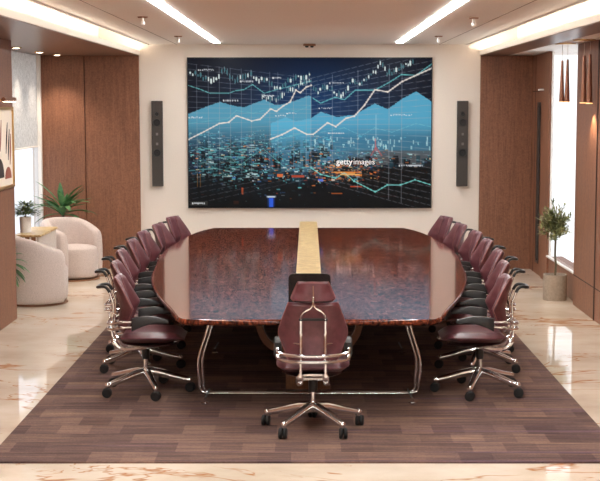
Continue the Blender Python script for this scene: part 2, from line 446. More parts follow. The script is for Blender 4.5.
for x, y, w, h, c in ((182, 322, 5, 25, (60, 120, 240)), (191, 322, 9, 24, (40, 80, 200)), (180, 318, 22, 4, (220, 235, 255)), (122, 300, 4, 16, (220, 90, 40)),
                      (340, 262, 46, 5, (235, 140, 60)), (355, 266, 30, 3, (255, 190, 110)), (205, 268, 14, 6, (250, 120, 60)), (238, 270, 30, 6, (200, 70, 40)),
                      (385, 268, 28, 5, (230, 130, 50)), (330, 280, 8, 4, (250, 220, 200)), (300, 280, 12, 5, (90, 130, 255)), (375, 296, 40, 3, (220, 80, 40)),
                      (440, 318, 40, 3, (170, 50, 35)), (518, 322, 20, 3, (160, 45, 35)), (104, 330, 12, 8, (255, 120, 60)), (330, 312, 26, 3, (240, 120, 50))):
    rect(x, y, w, h, C(*c), .85)
blend(sm(285, 345, yy) * .8 + .0 * xx, C(3, 4, 7), .8)
blend((xx > 400) * sm(246, 262, yy), C(5, 4, 5), .75)
blend((np.hypot((xx - 30) / 1.6, yy - 330) < 60).astype(float), C(4, 5, 8), .5)
# charts ------------------------------------------------------------
def area(pts, col, a_top, ybot, fade):
    X = [p[0] for p in pts]; Y = [p[1] for p in pts]
    top = np.interp(xx[0], X, Y, left=1e9, right=1e9)[None, :]
    inside = (yy >= top) & (xx >= X[0]) & (xx <= X[-1])
    blend(inside * sm(ybot, ybot - fade, yy), C(*col), a_top)
area([(0, 128), (42, 111), (73, 100), (100, 108), (128, 113), (150, 104), (175, 95), (203, 108), (225, 104), (248, 97), (278, 85), (283, 88)], (92, 170, 198), .9, 240, 105)
area([(190, 150), (225, 135), (248, 145), (283, 138), (305, 123), (343, 135), (383, 130), (430, 104), (460, 117), (493, 93), (525, 76), (562, 100)], (92, 182, 216), .9, 236, 95)
def line(pts, col, w=1.6, a=1., dots=0):
    for (x0, y0), (x1, y1) in zip(pts[:-1], pts[1:]):
        dx, dy = x1 - x0, y1 - y0; L = dx * dx + dy * dy + 1e-9
        t = np.clip(((xx - x0) * dx + (yy - y0) * dy) / L, 0, 1)
        d = np.hypot(xx - x0 - t * dx, yy - y0 - t * dy)
        blend(np.clip(w / 2 + .5 - d, 0, 1), C(*col), a)
    if dots:
        for x, y in pts: blend(np.clip(dots + .5 - np.hypot(xx - x, yy - y), 0, 1), C(*col), a)
# perspective wall grid folded at x=283
grid = (170, 170, 178)
for i in range(27):
    yl = 12 + i * 12.6; yr = 45 + i * 9.6
    if i < 20 or i > 20: line([(0, yl), (283, yr * .93 + 4)], grid, 1., .45 if yl < 240 else .35)
    line([(283, yr * .93 + 4), (562, -24 + i * 14.6)], grid, 1.1, .5)
for x in (20, 46, 72, 97, 122, 145, 167, 188, 207, 226, 243, 258, 272): line([(x, 12 + x * .1), (x, 280 - x * .1)], grid, 1.1, .42)
for x in (283, 298, 314, 332, 350, 370, 391, 413, 437, 463, 492, 525): line([(x, 46 - (x - 283) * .17), (x, min(346, 268 + (x - 283) * .32))], grid, 1.3, .5)
line([(0, 62), (25, 70), (50, 80), (93, 80), (110, 74), (128, 72), (148, 60), (175, 80), (203, 72), (283, 52)], (110, 190, 190), 1.8, .9)
line([(288, 92), (305, 103), (338, 89), (360, 95), (385, 73), (430, 73), (463, 55), (491, 37), (524, 39), (562, 12)], (110, 196, 200), 2., .95)
line([(0, 150), (40, 145), (90, 140), (110, 120), (150, 126), (203, 112), (250, 122), (283, 108)], (120, 195, 200), 1., .55)
line([(0, 215), (30, 206), (72, 214), (110, 190), (180, 196), (240, 178), (283, 170)], (120, 200, 200), 1.2, .6)
line([(0, 260), (60, 254), (100, 262), (140, 230), (172, 208), (230, 258), (283, 250)], (120, 200, 196), 1.5, .65)
line([(283, 253), (305, 268), (340, 277), (360, 264), (383, 284), (432, 309), (460, 293), (490, 293), (524, 281), (562, 293)], (126, 212, 206), 2.2, .95, 2.2)
line([(305, 170), (360, 160), (400, 178), (430, 160), (470, 170), (525, 150), (562, 158)], (140, 210, 215), 1.2, .5)
line([(0, 187), (30, 172), (71, 150), (93, 147), (111, 132), (146, 144), (165, 140), (190, 116), (203, 122), (218, 110), (235, 100), (248, 73), (258, 79), (272, 66), (283, 62)], (240, 228, 218), 2.5, 1., 2)
line([(190, 186), (216, 176), (245, 160), (273, 175), (288, 175), (321, 148), (340, 157), (363, 138), (383, 133), (406, 108), (430, 72), (460, 77), (493, 53), (562, 22)], (240, 228, 218), 2.8, 1., 2)
def candles(path, n, w):
    X = np.linspace(path[0][0], path[-1][0], n); Y = np.interp(X, [p[0] for p in path], [p[1] for p in path])
    for x, y in zip(X, Y):
        y += rs.uniform(-4, 4); h = rs.uniform(4, 11); up = rs.rand() < .5
        rect(x + w / 2 - .5, y - h / 2 - 3, 1, h + 6, C(170, 200, 205), .6)
        rect(x, y - h / 2, w, h, C(225, 238, 235) if up else C(66, 120, 130), .95)
candles([(4, 34), (30, 42), (50, 52), (65, 45), (83, 28), (92, 40), (108, 52), (128, 42), (145, 36), (163, 55), (178, 45), (196, 66), (212, 72), (225, 56), (248, 46), (278, 40)], 46, 3)
candles([(170, 90), (200, 96), (215, 84), (235, 72), (255, 62), (278, 52)], 24, 2)
candles([(288, 68), (300, 80), (310, 66), (330, 74), (352, 88), (364, 72), (380, 50), (394, 60), (408, 52), (416, 40), (431, 30), (443, 12), (459, 36), (474, 33), (488, 22), (503, 15), (516, 10)], 44, 3)
for _ in range(60):                                       # bars over the distant city
    x = rs.uniform(290, 560); y = rs.uniform(180, 206); rect(x, y, 3, rs.uniform(3, 12), C(190, 225, 228), .6)
def label(x, y, w):
    rect(x - 5, y, 3, 3, C(240, 240, 240), .9); k = x
    while k < x + w:
        c = rs.choice([1, 2, 3]); rect(k, y - rs.randint(0, 2), c, 3, C(225, 228, 232), .8); k += c + 1
for x, y, w in ((28, 26, 32), (125, 52, 24), (86, 96, 28), (176, 86, 22), (200, 44, 16), (206, 131, 20), (6, 135, 28), (330, 56, 30), (306, 114, 26), (472, 130, 46), (492, 247, 50), (232, 126, 18), (328, 172, 30)): label(x, y, w)
rect(4, 332, 40, 9, C(70, 66, 60), .7); label(12, 335, 24)
line([(432, 186), (433, 214)], (215, 110, 110), 3, .8); line([(433, 205), (422, 224)], (190, 90, 90), 3, .7); line([(433, 205), (446, 224)], (190, 90, 90), 3, .7)
line([(433, 130), (433, 190)], (190, 215, 225), 2.5, .5)
rect(330, 262, 70, 3, C(240, 140, 60), .8); rect(350, 268, 46, 2, C(255, 190, 110), .8); rect(186, 324, 10, 22, C(50, 100, 235), .9); rect(182, 320, 18, 3, C(225, 238, 255), .9)
for _ in range(160):
    x = rs.uniform(290, 440); y = rs.uniform(236, 285); rect(x, y, rs.choice([2, 3, 5]), 1.5, C(*[(235, 130, 60), (250, 190, 120), (200, 90, 60)][rs.randint(3)]), rs.uniform(.4, .95))
for _ in range(120):
    x = rs.uniform(20, 150); y = rs.uniform(205, 275); rect(x, y, rs.choice([8, 12, 18]), 2, C(*[(110, 205, 200), (70, 150, 150), (200, 235, 230)][rs.randint(3)]), rs.uniform(.2, .7))
img = np.clip(img, 0, 1)
gx, gy = 421, 260
X = (np.linspace(0, W - 1, gx)).astype(int); Y = (np.linspace(0, Hh - 1, gy)).astype(int)
small = img[Y][:, X]
me = bpy.data.meshes.new('display_panel')
px = np.linspace(-TW / 2 + .012, TW / 2 - .012, gx); pz = np.linspace(TH - .012, .012, gy)
V = np.zeros((gy, gx, 3)); V[..., 0] = px[None]; V[..., 1] = -.0565; V[..., 2] = pz[:, None]
me.vertices.add(gx * gy); me.vertices.foreach_set('co', V.ravel())
nq = (gx - 1) * (gy - 1); idx = (np.arange(gy - 1)[:, None] * gx + np.arange(gx - 1)[None]).ravel()
q = np.stack([idx, idx + gx, idx + gx + 1, idx + 1], 1).ravel()
me.loops.add(nq * 4); me.loops.foreach_set('vertex_index', q)
me.polygons.add(nq); me.polygons.foreach_set('loop_start', np.arange(nq) * 4); me.polygons.foreach_set('loop_total', np.full(nq, 4))
me.update(calc_edges=True)
ca = me.color_attributes.new('picture', 'FLOAT_COLOR', 'POINT')
L = np.where(small <= .04045, small / 12.92, ((small + .055) / 1.055) ** 2.4)
ca.data.foreach_set('color', np.concatenate([L, np.ones((gy, gx, 1))], 2).ravel())
m = Mat('screen picture'); at = m.n.new('ShaderNodeAttribute'); at.attribute_name = 'picture'
m.set((.01, .01, .01, 1), .25, 0, Specular__IOR__Level=.04); m.l.new(at.outputs['Color'], m.p.inputs['Emission Color']); m.p.inputs['Emission Strength'].default_value = .6
me.materials.append(m.m)
o = bpy.data.objects.new('display_panel', me); COL.objects.link(o); o.parent = tv
def text_obj(s, x, z, size, mat, bold=0.):
    cu = bpy.data.curves.new('caption', 'FONT'); cu.body = s; cu.size = size; cu.offset = bold
    t = bpy.data.objects.new('caption_tmp', cu); COL.objects.link(t)
    bpy.context.view_layer.update()
    dg = bpy.context.evaluated_depsgraph_get(); mesh = bpy.data.meshes.new_from_object(t.evaluated_get(dg))
    w = max(v.co.x for v in mesh.vertices)
    bpy.data.objects.remove(t)
    mesh.materials.clear(); mesh.materials.append(mat)
    ob = bpy.data.objects.new('screen_caption', mesh); COL.objects.link(ob); ob.parent = tv
    ob.location = (x, -.0575, z); ob.rotation_euler = (PI / 2, 0, 0); return w
capm = emit('caption glow', rgb(170, 160, 155), .27)
w = text_obj('getty', .37, .615, .112, capm, .002)
text_obj('images', .37 + w + .008, .615, .112, emit('caption faint', rgb(150, 140, 138), .22))

# ------------------------------------------------------------------ slim wall speakers
for x, nm in ((-2.098, 'left'), (2.15, 'right')):
    r = empty('wall_speaker', (x, YB, 1.165)); tag(r, 'slim grey column loudspeaker on the wall to the %s of the screen' % nm, 'speaker', 'column speakers beside the screen')
    hh = 1.185
    BOX('cabinet', (-.075, .075, -.09, -.001, 0, hh), M['speaker'], r, .004)
    zz = lambda py: hh * (1 - (py - 37) / 420.)
    def cone(py, rad, mt=M['speakerdark'], nm2='woofer'):
        MB().lathe([(.0, -.094), (rad * .35, -.098), (rad * .45, -.092), (rad * .85, -.094), (rad, -.102), (rad * 1.1, -.09)], (0, 0, zz(py)), 20, 'y').build(nm2, mt, r)
    cone(143, .05); cone(292, .05); cone(102, .028, M['speakerdark'], 'tweeter')
    for py in (200, 248): BOX('grille_badge', (-.016, .016, -.094, -.09, zz(py) - .018, zz(py) + .018), M['speakergrey'], r, .003)

# ------------------------------------------------------------------ painting on left partition
r = empty('framed_painting', (-3.138, 14.0, 1.435)); tag(r, 'framed abstract painting of dark and terracotta shapes on the left timber wall', 'painting')
m = MB(); y0, y1, zt = -1.0, .30, .84
m.box(0, .035, y0, y0 + .03, 0, zt); m.box(0, .035, y1 - .03, y1, 0, zt); m.box(0, .035, y0 + .03, y1 - .03, 0, .03); m.box(0, .035, y0 + .03, y1 - .03, zt - .03, zt)
m.build('frame', M['gold'], r, True, .003)
BOX('canvas', (0, .018, y0 + .03, y1 - .03, .03, zt - .03), plain('canvas', rgb(232, 220, 203), .9, nscale=50, amt=.04), r)
def shape(pts, mat, nm, th=.0225):
    m = MB(); n = len(pts); m.add([(.018, p[0], p[1]) for p in pts] + [(th, p[0], p[1]) for p in pts],
        [tuple(range(n)), tuple(range(n, 2 * n))[::-1]] + [(i, (i + 1) % n, (i + 1) % n + n, i + n) for i in range(n)]); m.build(nm, mat, r, False)
terr = plain('terracotta paint', rgb(150, 84, 66), .9); ink = plain('dark ink', rgb(50, 38, 36), .9)
shape([(.05 + .14 * math.cos(a), .10 + .12 * math.sin(a)) for a in np.linspace(0, PI, 18)], terr, 'painted_arch')
shape([(-.35 + .2 * math.cos(a), .12 + .2 * math.sin(a)) for a in np.linspace(0, PI, 18)], ink, 'painted_arch')
for k, (cx, cz, a0) in enumerate([(.06, .45, 0), (.13, .40, .4), (-.03, .52, -.2), (-.3, .55, .2)]):
    P = [(cx + .03 * math.sin(t * 2.2 + a0) + .05 * t, cz + .16 * (t - .5) * 2) for t in np.linspace(0, 1, 12)]
    shape([(a, b) for a, b in P] + [(a - .035 * math.sin(PI * i / 11) - .003, b) for i, (a, b) in reversed(list(enumerate(P)))], ink if k % 2 == 0 else terr, 'painted_stroke')
r = empty('picture_light', (-3.14, 13.62, 2.33)); tag(r, 'copper picture light above the abstract painting', 'picture light')
MB().tube([(.0, 0, 0), (.10, 0, .03), (.14, 0, .03)], .008).build('arm', M['gold'], r)
MB().tube([(.14, -.25, .02), (.14, .25, .02)], .022, 12).build('shade', M['copper'], r)
BOX('lamp', (.13, .15, -.24, .24, -.004, .0), M['downl'], r)

# ------------------------------------------------------------------ carpet
cp = BOX('area_carpet', (-2.08, 2.08, 8.505, 18.2, 0, .012), M['carpet']); tag(cp, 'large purple-brown streaked carpet under the table and chairs', 'carpet')
CZ = .012

# ------------------------------------------------------------------ conference table
tb = empty('conference_table', (0.01, 13.4, CZ)); tag(tb, 'large boat-shaped glossy burl wood conference table with a gold stone centre strip', 'table')
half = [(.93, 9.74), (1.08, 10.31), (1.243, 11.0), (1.43, 12.1), (1.49, 12.96), (1.545, 13.8), (1.55, 14.4), (1.53, 15.0), (1.43, 16.2), (1.33, 16.75), (1.22, 17.1)]
R_ = catmull([(x, y, 0) for x, y in half[1:-1]], 3)
pts = [Vector((.0, 9.72, 0)), Vector((.86, 9.72, 0)), Vector((.93, 9.75, 0)), Vector((.98, 9.85, 0))] + R_ + [Vector((1.22, 17.08, 0)), Vector((1.12, 17.11, 0)), Vector((0, 17.12, 0))]
outline = pts + [Vector((-p.x, p.y, 0)) for p in reversed(pts[1:-1])]
outline = [p - Vector((0, 13.4, 0)) for p in outline]
def inset(out, d):
    n = len(out); res = []
    for i in range(n):
        a, b, c = out[i - 1], out[i], out[(i + 1) % n]
        t = (c - a).normalized(); nrm = Vector((-t.y, t.x, 0)); res.append(b + nrm * d)
    return res
TZ = .74 - CZ
prof = [(.05, TZ - .05), (.012, TZ - .043), (0, TZ - .03), (0, TZ - .012), (.006, TZ - .003), (.016, TZ)]
m = MB(); m.rings([[tuple(Vector((p.x, p.y, z))) for p in inset(outline, d)] for d, z in prof]); top = m.build('tabletop', M['burl'], tb)
for p_ in top.data.polygons:
    if len(p_.vertices) > 10: p_.use_smooth = False
m = MB(); m.box(-.115, .105, 11.0 - 13.4, 17.15 - 13.4, TZ - .001, TZ + .075); m.build('centre_strip', M['onyx'], tb, True, .004)
BOX('strip_edge_shadow_gap', (-.119, .109, 9.76 - 13.4, 17.10 - 13.4, TZ - .004, TZ + .0015), M['black'], tb)
for y in (10.5, 16.2):
    for dx in (0., .028):
        w_ = .86 - dx
        P = [(-.76 + dx, y - 13.4 + dx, TZ - .05), (-.81 + dx, y - 13.4 + dx, .5), (-w_ - .012, y - 13.4 + dx, .28), (-w_ - .005, y - 13.4 + dx, .10), (-w_ + .005, y - 13.4 + dx, .035), (-w_ + .06, y - 13.4 + dx, .016)]
        P = catmull(P, 5)
        Q = [Vector((-p.x - .0, p.y, p.z)) for p in reversed(P)]
        MB().tube(P + Q, .012 if dx == 0 else .010, 10).build('leg_loop', M['chrome'], tb)
for x, y in ((-.80, 10.19), (.79, 10.19), (-.87, 12.29), (.86, 12.29)):
    MB().lathe([(.0, 0), (.03, 0), (.03, .012), (.012, .016), (.012, .05), (.0, .05)], (x, y - 13.4, 0), 14).build('leveling_foot', M['chrome'], tb)
    MB().tube([(x, y - 13.4, .045), (x * .985, (10.5 if y < 11 else 12.6) - 13.4, .05)], .006, 6).build('foot_stay', M['black'], tb)
for y in (10.9, 15.8):
    P = catmull([(-.44, y - 13.4, TZ - .05), (-.41, y - 13.4, .50), (-.36, y - 13.4, .38), (-.27, y - 13.4, .31), (-.12, y - 13.4, .295), (0, y - 13.4, .295)], 5)
    m = MB()
    full = P + [Vector((-p.x, p.y, p.z)) for p in reversed(P[:-1])]
    m.rings([[(p + n * .028) + Vector((0, s, 0)) for s, n in ((-.04, nn), (.04, nn), (.04, -nn), (-.04, -nn))] for p, nn in
             [(full[i], Vector((-(full[min(i + 1, len(full) - 1)] - full[max(i - 1, 0)]).z, 0, (full[min(i + 1, len(full) - 1)] - full[max(i - 1, 0)]).x)).normalized()) for i in range(len(full))]])
    m.build('support_bracket', plain('dark bronze', rgb(112, 78, 58), .45, .4), tb, True, .005)
m = MB(); m.box(-.19, .17, 10.72 - 13.4, 11.3 - 13.4, 0, .30); m.box(-.19, .17, 11.3 - 13.4, 15.9 - 13.4, 0, .22); m.build('pedestal', M['wood_dark'], tb, True, .006)
m = MB(); m.box(-.25, .25, 11.1 - 13.4, 15.6 - 13.4, .60, .66); m.build('cable_tray', M['wood_dark'], tb, True, .006)

# dark upright screen at the near end of the gold strip
r = empty('table_screen', (.012, 10.32, .742)); tag(r, 'small black rounded screen standing on the table behind the single front chair', 'screen')
def rrect(w, h, rad, n=6):
    P = []
    for cx, cz, a0 in ((w / 2 - rad, h - rad, 0), (-w / 2 + rad, h - rad, 90), (-w / 2 + rad, rad, 180), (w / 2 - rad, rad, 270)):
        for k in range(n + 1):
            a = D(a0 + 90 * k / n); P.append((cx + rad * math.cos(a), cz + rad * math.sin(a)))
    return P
P = rrect(.325, .255, .035)
MB().rings([[(x, y, z + .008) for x, z in P] for y in (-.012, .012)]).build('display', M['screenblack'], r, True, .003)
BOX('stand', (-.09, .09, -.04, .08, 0, .01), M['black'], r, .003)

# ------------------------------------------------------------------ office chair
def pad(rows, nx, fn_front, fn_back):
    m = MB(); n = len(rows); V = []
    return m
def backrest_mesh(z0, z1, widths, lean, th=.045, wing=.05, ny=21, nx=15):
    """padded shell: widths(t)->half width; lean(t)->y of the centre line; sitter side is +y"""
    front, back = [], []
    for i in range(ny):
        t = i / (ny - 1); z = z0 + (z1 - z0) * t; hw = widths(t); yc = lean(t)
        ef, eb = [], []
        for j in range(nx):
            u = -1 + 2 * j / (nx - 1); au = abs(u)
            crease = max(0, au - .42) / .58
            yoff = wing * crease ** 1.1 * float(np.interp(t, [0, .46, 1], [.8, 2.0, .5]))
            edge = min(1, (1 - au) / .14) ** .5 if au > .86 else 1.
            ev = min(1, min(t, 1 - t) / .05) ** .5
            e = max(.12, min(edge, max(ev, .12)))
            puff = .010 * math.cos(au / .42 * PI / 2) if au < .42 else .006 * math.sin((au - .42) / .58 * PI)
            zz = z + (.004 * (1 - au ** 2) + .004 * au ** 2) * (t - .5)
            ef.append((u * hw, yc + yoff + th / 2 * e + puff, zz)); eb.append((u * hw, yc + yoff * .85 - th / 2 * e, zz))
        front.append(ef); back.append(eb)
    m = MB(); rings = []
    for i in range(ny): rings.append(front[i] + back[i][::-1])
    m.rings(rings); return m, front
def lerp_tab(tab):
    return lambda t: float(np.interp(t, [a for a, b in tab], [b for a, b in tab]))
def make_chair(head=False):
    root = empty('office_chair'); L_ = M['leather']; CH = M['chrome']
    BY = -.01      # the column stands a little behind the seat centre
    MB().lathe([(.0, .125), (.03, .125), (.036, .14), (.036, .175), (.028, .185), (.022, .20), (.0, .20)], (0, BY, 0), 16).build('base_hub', CH, root)
    for k in range(5):
        a = D(90 + 72 * k); c, s = math.cos(a), math.sin(a); leg_l = .345
        P = [(c * r_, s * r_ + BY, z) for r_, z in ((.02, .165), (.08, .16), (.16, .142), (.25, .118), (.33, .100), (leg_l, .098))]
        m = MB().tube(catmull(P, 3), [.036 - .016 * i / 15 for i in range(16)], 10, flat=1.0)
        m.lathe([(.0, .070), (.018, .072), (.023, .086), (.023, .106), (.015, .118), (.0, .121)], (c * leg_l, s * leg_l + BY, 0), 12)
        lg = m.build('base_leg', CH, root)
        m = MB(); rr = random.Random(k * 3 + 1).uniform(-.35, .35) + PI / 2
        for sd in (-1, 1): m.lathe([(.0, -.012), (.031, -.012), (.0385, -.004), (.0385, .006), (.032, .013), (.0, .013)], (0, sd * .016, 0), 18, 'y')
        m.tube([(0, -.02, 0), (0, .02, 0)], .012, 8)
        m.tube([(0, 0, .0), (0, 0, .045)], .01, 8)
        m.xf(Matrix.Translation((c * (leg_l + .008), s * (leg_l + .008) + BY, .0385)) @ Matrix.Rotation(rr, 4, 'Z'))
        m.build('caster', M['rubber'], lg)
    MB().lathe([(.017, .19), (.017, .33), (.0, .33)], (0, BY, 0), 14).build('gas_column', CH, root)
    MB().lathe([(.0, .27), (.028, .27), (.032, .30), (.032, .375), (.0, .375)], (0, BY, 0), 14).build('column_shroud', M['black'], root)
    # under-seat pan
    MB().box(-.10, .10, -.14, .12, .372, .405).build('tilt_housing', M['satin'], root, True, .01)
    # twin S-shaped rails
    for sx in (-1, 1):
        x = .083 * sx
        P = catmull([(x, .235, .405), (x, .225, .432), (x * 1.1, .12, .415), (x * 1.2, 0, .385), (x * 1.2, -.12, .362), (x * 1.1, -.20, .372), (x * 1.05, -.250, .43), (x, -.268, .52), (x, -.258, .62), (x, -.252, .72), (x, -.272, .79), (x, -.282, .82)], 4)
        n = len(P); MB().tube(P, [.023 if 3 < i < n * .55 else (.011 if i <= 3 else .0095) for i in range(n)], 8).build('spine_rail', CH, root)
    # silver seat shell
    rows = []
    for t, z, hw, th in ((.26, .415, .17, .01), (.18, .412, .215, .04), (.05, .400, .225, .05), (-.08, .405, .18, .04), (-.17, .41, .12, .03), (-.20, .425, .08, .015)):
        rows.append([(hw * math.cos(a), t, z + th * .5 * math.sin(a)) for a in np.linspace(0, 2 * PI, 16, endpoint=False)])
    MB().rings(rows).build('seat_shell', M['satin'], root)
    # seat cushion
    ny, nx = 12, 11; Fr = []; Bk = []
    for i in range(ny):
        t = i / (ny - 1); y = -.19 + .50 * t; hw = .258 * (1 - (abs(t - .5) * 2) ** 4 * .22)
        e = min(1, min(t, 1 - t) / .12) ** .5; e = max(.15, e)
        top = .505 + .012 * math.sin(t * PI) - (.04 * ((t - .78) / .22) ** 2 if t > .78 else 0); bot = .432 + (.0 if t < .8 else .01)
        f_, b_ = [], []
        for j in range(nx):
            u = -1 + 2 * j / (nx - 1); eu = max(.1, min(1, (1 - abs(u)) / .22) ** .5); k_ = min(e, eu)
            mid = (top + bot) / 2
            dip = -.012 * (1 - u * u) * math.sin(t * PI)
            f_.append((u * hw, y, mid + (top - mid) * k_ + dip * k_)); b_.append((u * hw, y, mid - (mid - bot) * k_))
        Fr.append(f_ + b_[::-1])
    MB().rings(Fr).build('seat', L_, root)
    # backrest
    wd = lerp_tab([(0, .15), (.1, .178), (.44, .240), (.54, .238), (.95, .176), (1, .168)])
    ln = lerp_tab([(0, -.205), (.2, -.19), (.44, -.175), (.7, -.200), (1, -.240)])
    m, fr = backrest_mesh(.505, .935, wd, ln)
    bk = m.build('backrest', L_, root)
    for sx in (0, 1):
        P = [Vector(row[0 if sx == 0 else -1]) + Vector((.001 * (1 if sx else -1), -.008, 0)) for row in fr]
        MB().tube(P, .0045, 6).build('edge_piping', M['piping'], bk)
        j = 4 if sx == 0 else 10
        P = [Vector(row[j]) + Vector((0, .002, 0)) for row in fr[1:-1]]
        MB().tube(P, .0028, 5).build('seam_piping', M['piping'], bk)
    # chrome links from rails to backrest
    for z in (.62, ):
        for sx in (-1, 1): MB().tube([(.083 * sx, -.256, z + .03), (.10 * sx, -.235, z + .03), (.13 * sx, -.215, z + .03)], .008, 8).build('back_link', CH, root)
    # arm hoops behind the back
    for z in (.552, .594):
        P = catmull([(-.248, -.06, z + .010), (-.248, -.17, z + .006), (-.235, -.235, z - .008), (-.15, -.282, z - .018), (0, -.296, z - .022), (.15, -.282, z - .018), (.235, -.235, z - .008), (.248, -.17, z + .006), (.248, -.06, z + .010)], 5)
        MB().tube(P, .0125, 8).build('arm_hoop', CH, root)
    # arm pads: deep at the rear, tapering to the front, arched on top
    for sx in (-1, 1):
        x = .248 * sx; rows = []
        for i in range(12):
            t = i / 11; y = -.09 + .29 * t; top = .632 + .024 * math.sin(PI * min(1, t * 1.05)) - .012 * t; th = .072 * (1 - t) ** 1.1 + .028; w_ = .028 * (1 if 0 < i < 11 else .75)
            z0, z1 = top - th, top
            rows.append([(x - w_, y, z0 + .006), (x - w_, y, z1 - .010), (x - w_ * .75, y, z1), (x + w_ * .75, y, z1), (x + w_, y, z1 - .010), (x + w_, y, z0 + .006), (x + w_ * .7, y, z0), (x - w_ * .7, y, z0)])
        MB().rings(rows).build('arm_pad', M['armpad'], root)
    if not head:
        P = catmull([(-.083, -.280, .815), (-.083, -.300, .848), (-.08, -.325, .860), (-.065, -.366, .856), (-.03, -.382, .850), (.03, -.382, .850), (.065, -.366, .856), (.08, -.325, .860), (.083, -.300, .848), (.083, -.280, .815)], 5)
        MB().tube(P, .0125, 8).build('grab_loop', M['black'], root)
    else:
        MB().tube([(-.098, -.272, .825), (.098, -.272, .825)], .010, 10).build('cross_bar', M['black'], root)
        P = catmull([(-.083, -.280, .828), (-.07, -.305, .875), (-.022, -.312, .905), (-.006, -.312, .93)], 5)
        m = MB().tube(P, .0065, 8); m.tube([Vector((-p.x, p.y, p.z)) for p in P], .0065, 8)
        m.tube([(0, -.312, .92), (0, -.314, .97), (0, -.30, 1.06)], [.009, .008, .005], 8); m.lathe([(.0, .95), (.011, .955), (.011, .985), (0, .99)], (0, -.314, 0), 10)
        m.build('headrest_yoke', CH, root)
        wd2 = lerp_tab([(0, .128), (.12, .150), (.2, .150), (.93, .108), (1, .102)]); ln2 = lerp_tab([(0, -.265), (.5, -.258), (1, -.25)])
        m, fr = backrest_mesh(.948, 1.080, wd2, ln2, .05, .03, 15, 15)
        hd = m.build('headrest', L_, root)
        for sx in (0, 1):
            MB().tube([Vector(row[0 if sx == 0 else -1]) + Vector((0, -.008, 0)) for row in fr], .004, 6).build('edge_piping', M['piping'], hd)
    return root
ch = make_chair()
backs = [(1.585, 11.0), (1.735, 11.77), (1.82, 12.72), (1.845, 13.68), (1.845, 14.56), (1.78, 15.5), (1.71, 16.50)]
yaws = [-1, 0, 1, 5, 9, 13, 19]
first = True
order = ['nearest the camera', 'second from the camera', 'third from the camera', 'fourth from the camera', 'fifth from the camera', 'sixth from the camera', 'nearest the screen wall']
for side, s_ in (('left', -1), ('right', 1)):
    for i, ((x, y), yw) in enumerate(zip(backs, yaws)):
        o = ch if first else copy_tree(ch); first = False
        yw = D(yw)
        # chair faces the table (+x on the left side); yaw turns it towards the camera
        hx, hy = math.cos(yw), -math.sin(yw)
        bx, by = x * -1 + .02, y - .17
        px_, py_ = bx + .265 * hx, by + .265 * hy
        if i == 0: px_, py_ = -1.285, 10.63
        if s_ < 0: o.location = (px_, py_, CZ); o.rotation_euler.z = -PI / 2 - yw
        else: o.location = (-px_ + (.075 if i == 0 else .035), py_, CZ); o.rotation_euler.z = PI / 2 + yw
        tag(o, 'burgundy leather office chair on the %s side of the table, %s' % (side, order[i]), 'chair', 'chairs along the %s side of the table' % side)
fc = make_chair(True); fc.location = (.035, 9.40, CZ)
tag(fc, 'single burgundy office chair with headrest, seen from behind at the near table end', 'chair')

# ------------------------------------------------------------------ lounge: tub chairs
def tub(loc, rz, label, hback=.80, Rr=.44):
    root = empty('tub_chair', loc, rz); tag(root, label, 'armchair', 'cream tub chairs in the left alcove')
    # opening faces +y
    rings = []; n = 40; a0, a1 = D(90 + 50), D(90 + 310)
    for i in range(n + 1):
        t = i / n; a = a0 + (a1 - a0) * t; k = abs(t - .5) * 2
        top = hback - .14 * sm(.35, 1., np.array(k)) - .02 * k
        e = 1.; th = .15
        endt = min(t, 1 - t) / .05
        if endt < 1: e = math.sqrt(max(.04, 1 - (1 - endt) ** 2)); top -= .10 * (1 - e)
        c, s = math.cos(a), math.sin(a); ring = []
        ro = Rr - .02; mid = ro - th / 2; w_ = th / 2 * e
        prof = [(mid + w_ * .9, .02), (mid + w_ * 1.05, .12), (mid + w_ * 1.15, top * .5), (mid + w_ * 1.1, top - .10), (mid + w_ * .8, top - .03), (mid + w_ * .3, top), (mid - w_ * .3, top), (mid - w_ * .8, top - .03), (mid - w_, top - .10), (mid - w_, top * .5), (mid - w_, .12), (mid - w_, .02)]
        for r_, z in prof: ring.append((c * r_, s * r_, z))
        rings.append(ring)
    MB().rings(rings).build('shell', M['boucle'], root, sub=1)
    # seat: rounded disc filling the opening
    P = []
    for k in range(28):
        a = 2 * PI * k / 28; r_ = .30; x = r_ * math.cos(a); y = r_ * math.sin(a) * (1.18 if math.sin(a) > 0 else 1.)
        P.append((x * 1.02, y + .02))
    prof = [(.93, .02), (.98, .05), (1.0, .30), (1.0, .37), (.97, .42), (.88, .44), (.5, .45), (.01, .452)]
    MB().rings([[(x * f, y * f, z) for x, y in P] for f, z in prof]).build('seat_cushion', M['boucle'], root, sub=1)
    MB().lathe([(.0, 0), (.36, 0), (.36, .022), (.0, .022)], seg=32).build('plinth', M['bronze'], root)
    return root
tub((-3.165, 15.62, 0), D(-62), 'cream fabric tub chair nearer the camera, seen from its rounded back', .80, .46)
tub((-3.13, 17.80, 0), D(-128), 'cream fabric tub chair farther back, open seat turned to the room', .80, .43)
# side table
r = empty('side_table', (-3.40, 16.75, 0)); tag(r, 'gold-topped side table with slatted white and gold body between the tub chairs', 'table')
m = MB(); m.box(-.16, .17, -.52, .62, .705, .73); m.build('table_top', M['onyx'], r, True, .004)
m = MB(); m.box(-.13, .13, -.48, .58, .02, .70); m.build('body', M['bronze'], r, False)
m = MB()
for k in range(16): y = -.47 + k * .07; m.box(.13, .15, y, y + .018, .02, .70)
for k in range(4): x = -.12 + k * .075; m.box(x, x + .018, -.50, -.48, .02, .70)
m.build('slats', M['whiteceramic'], r, False)
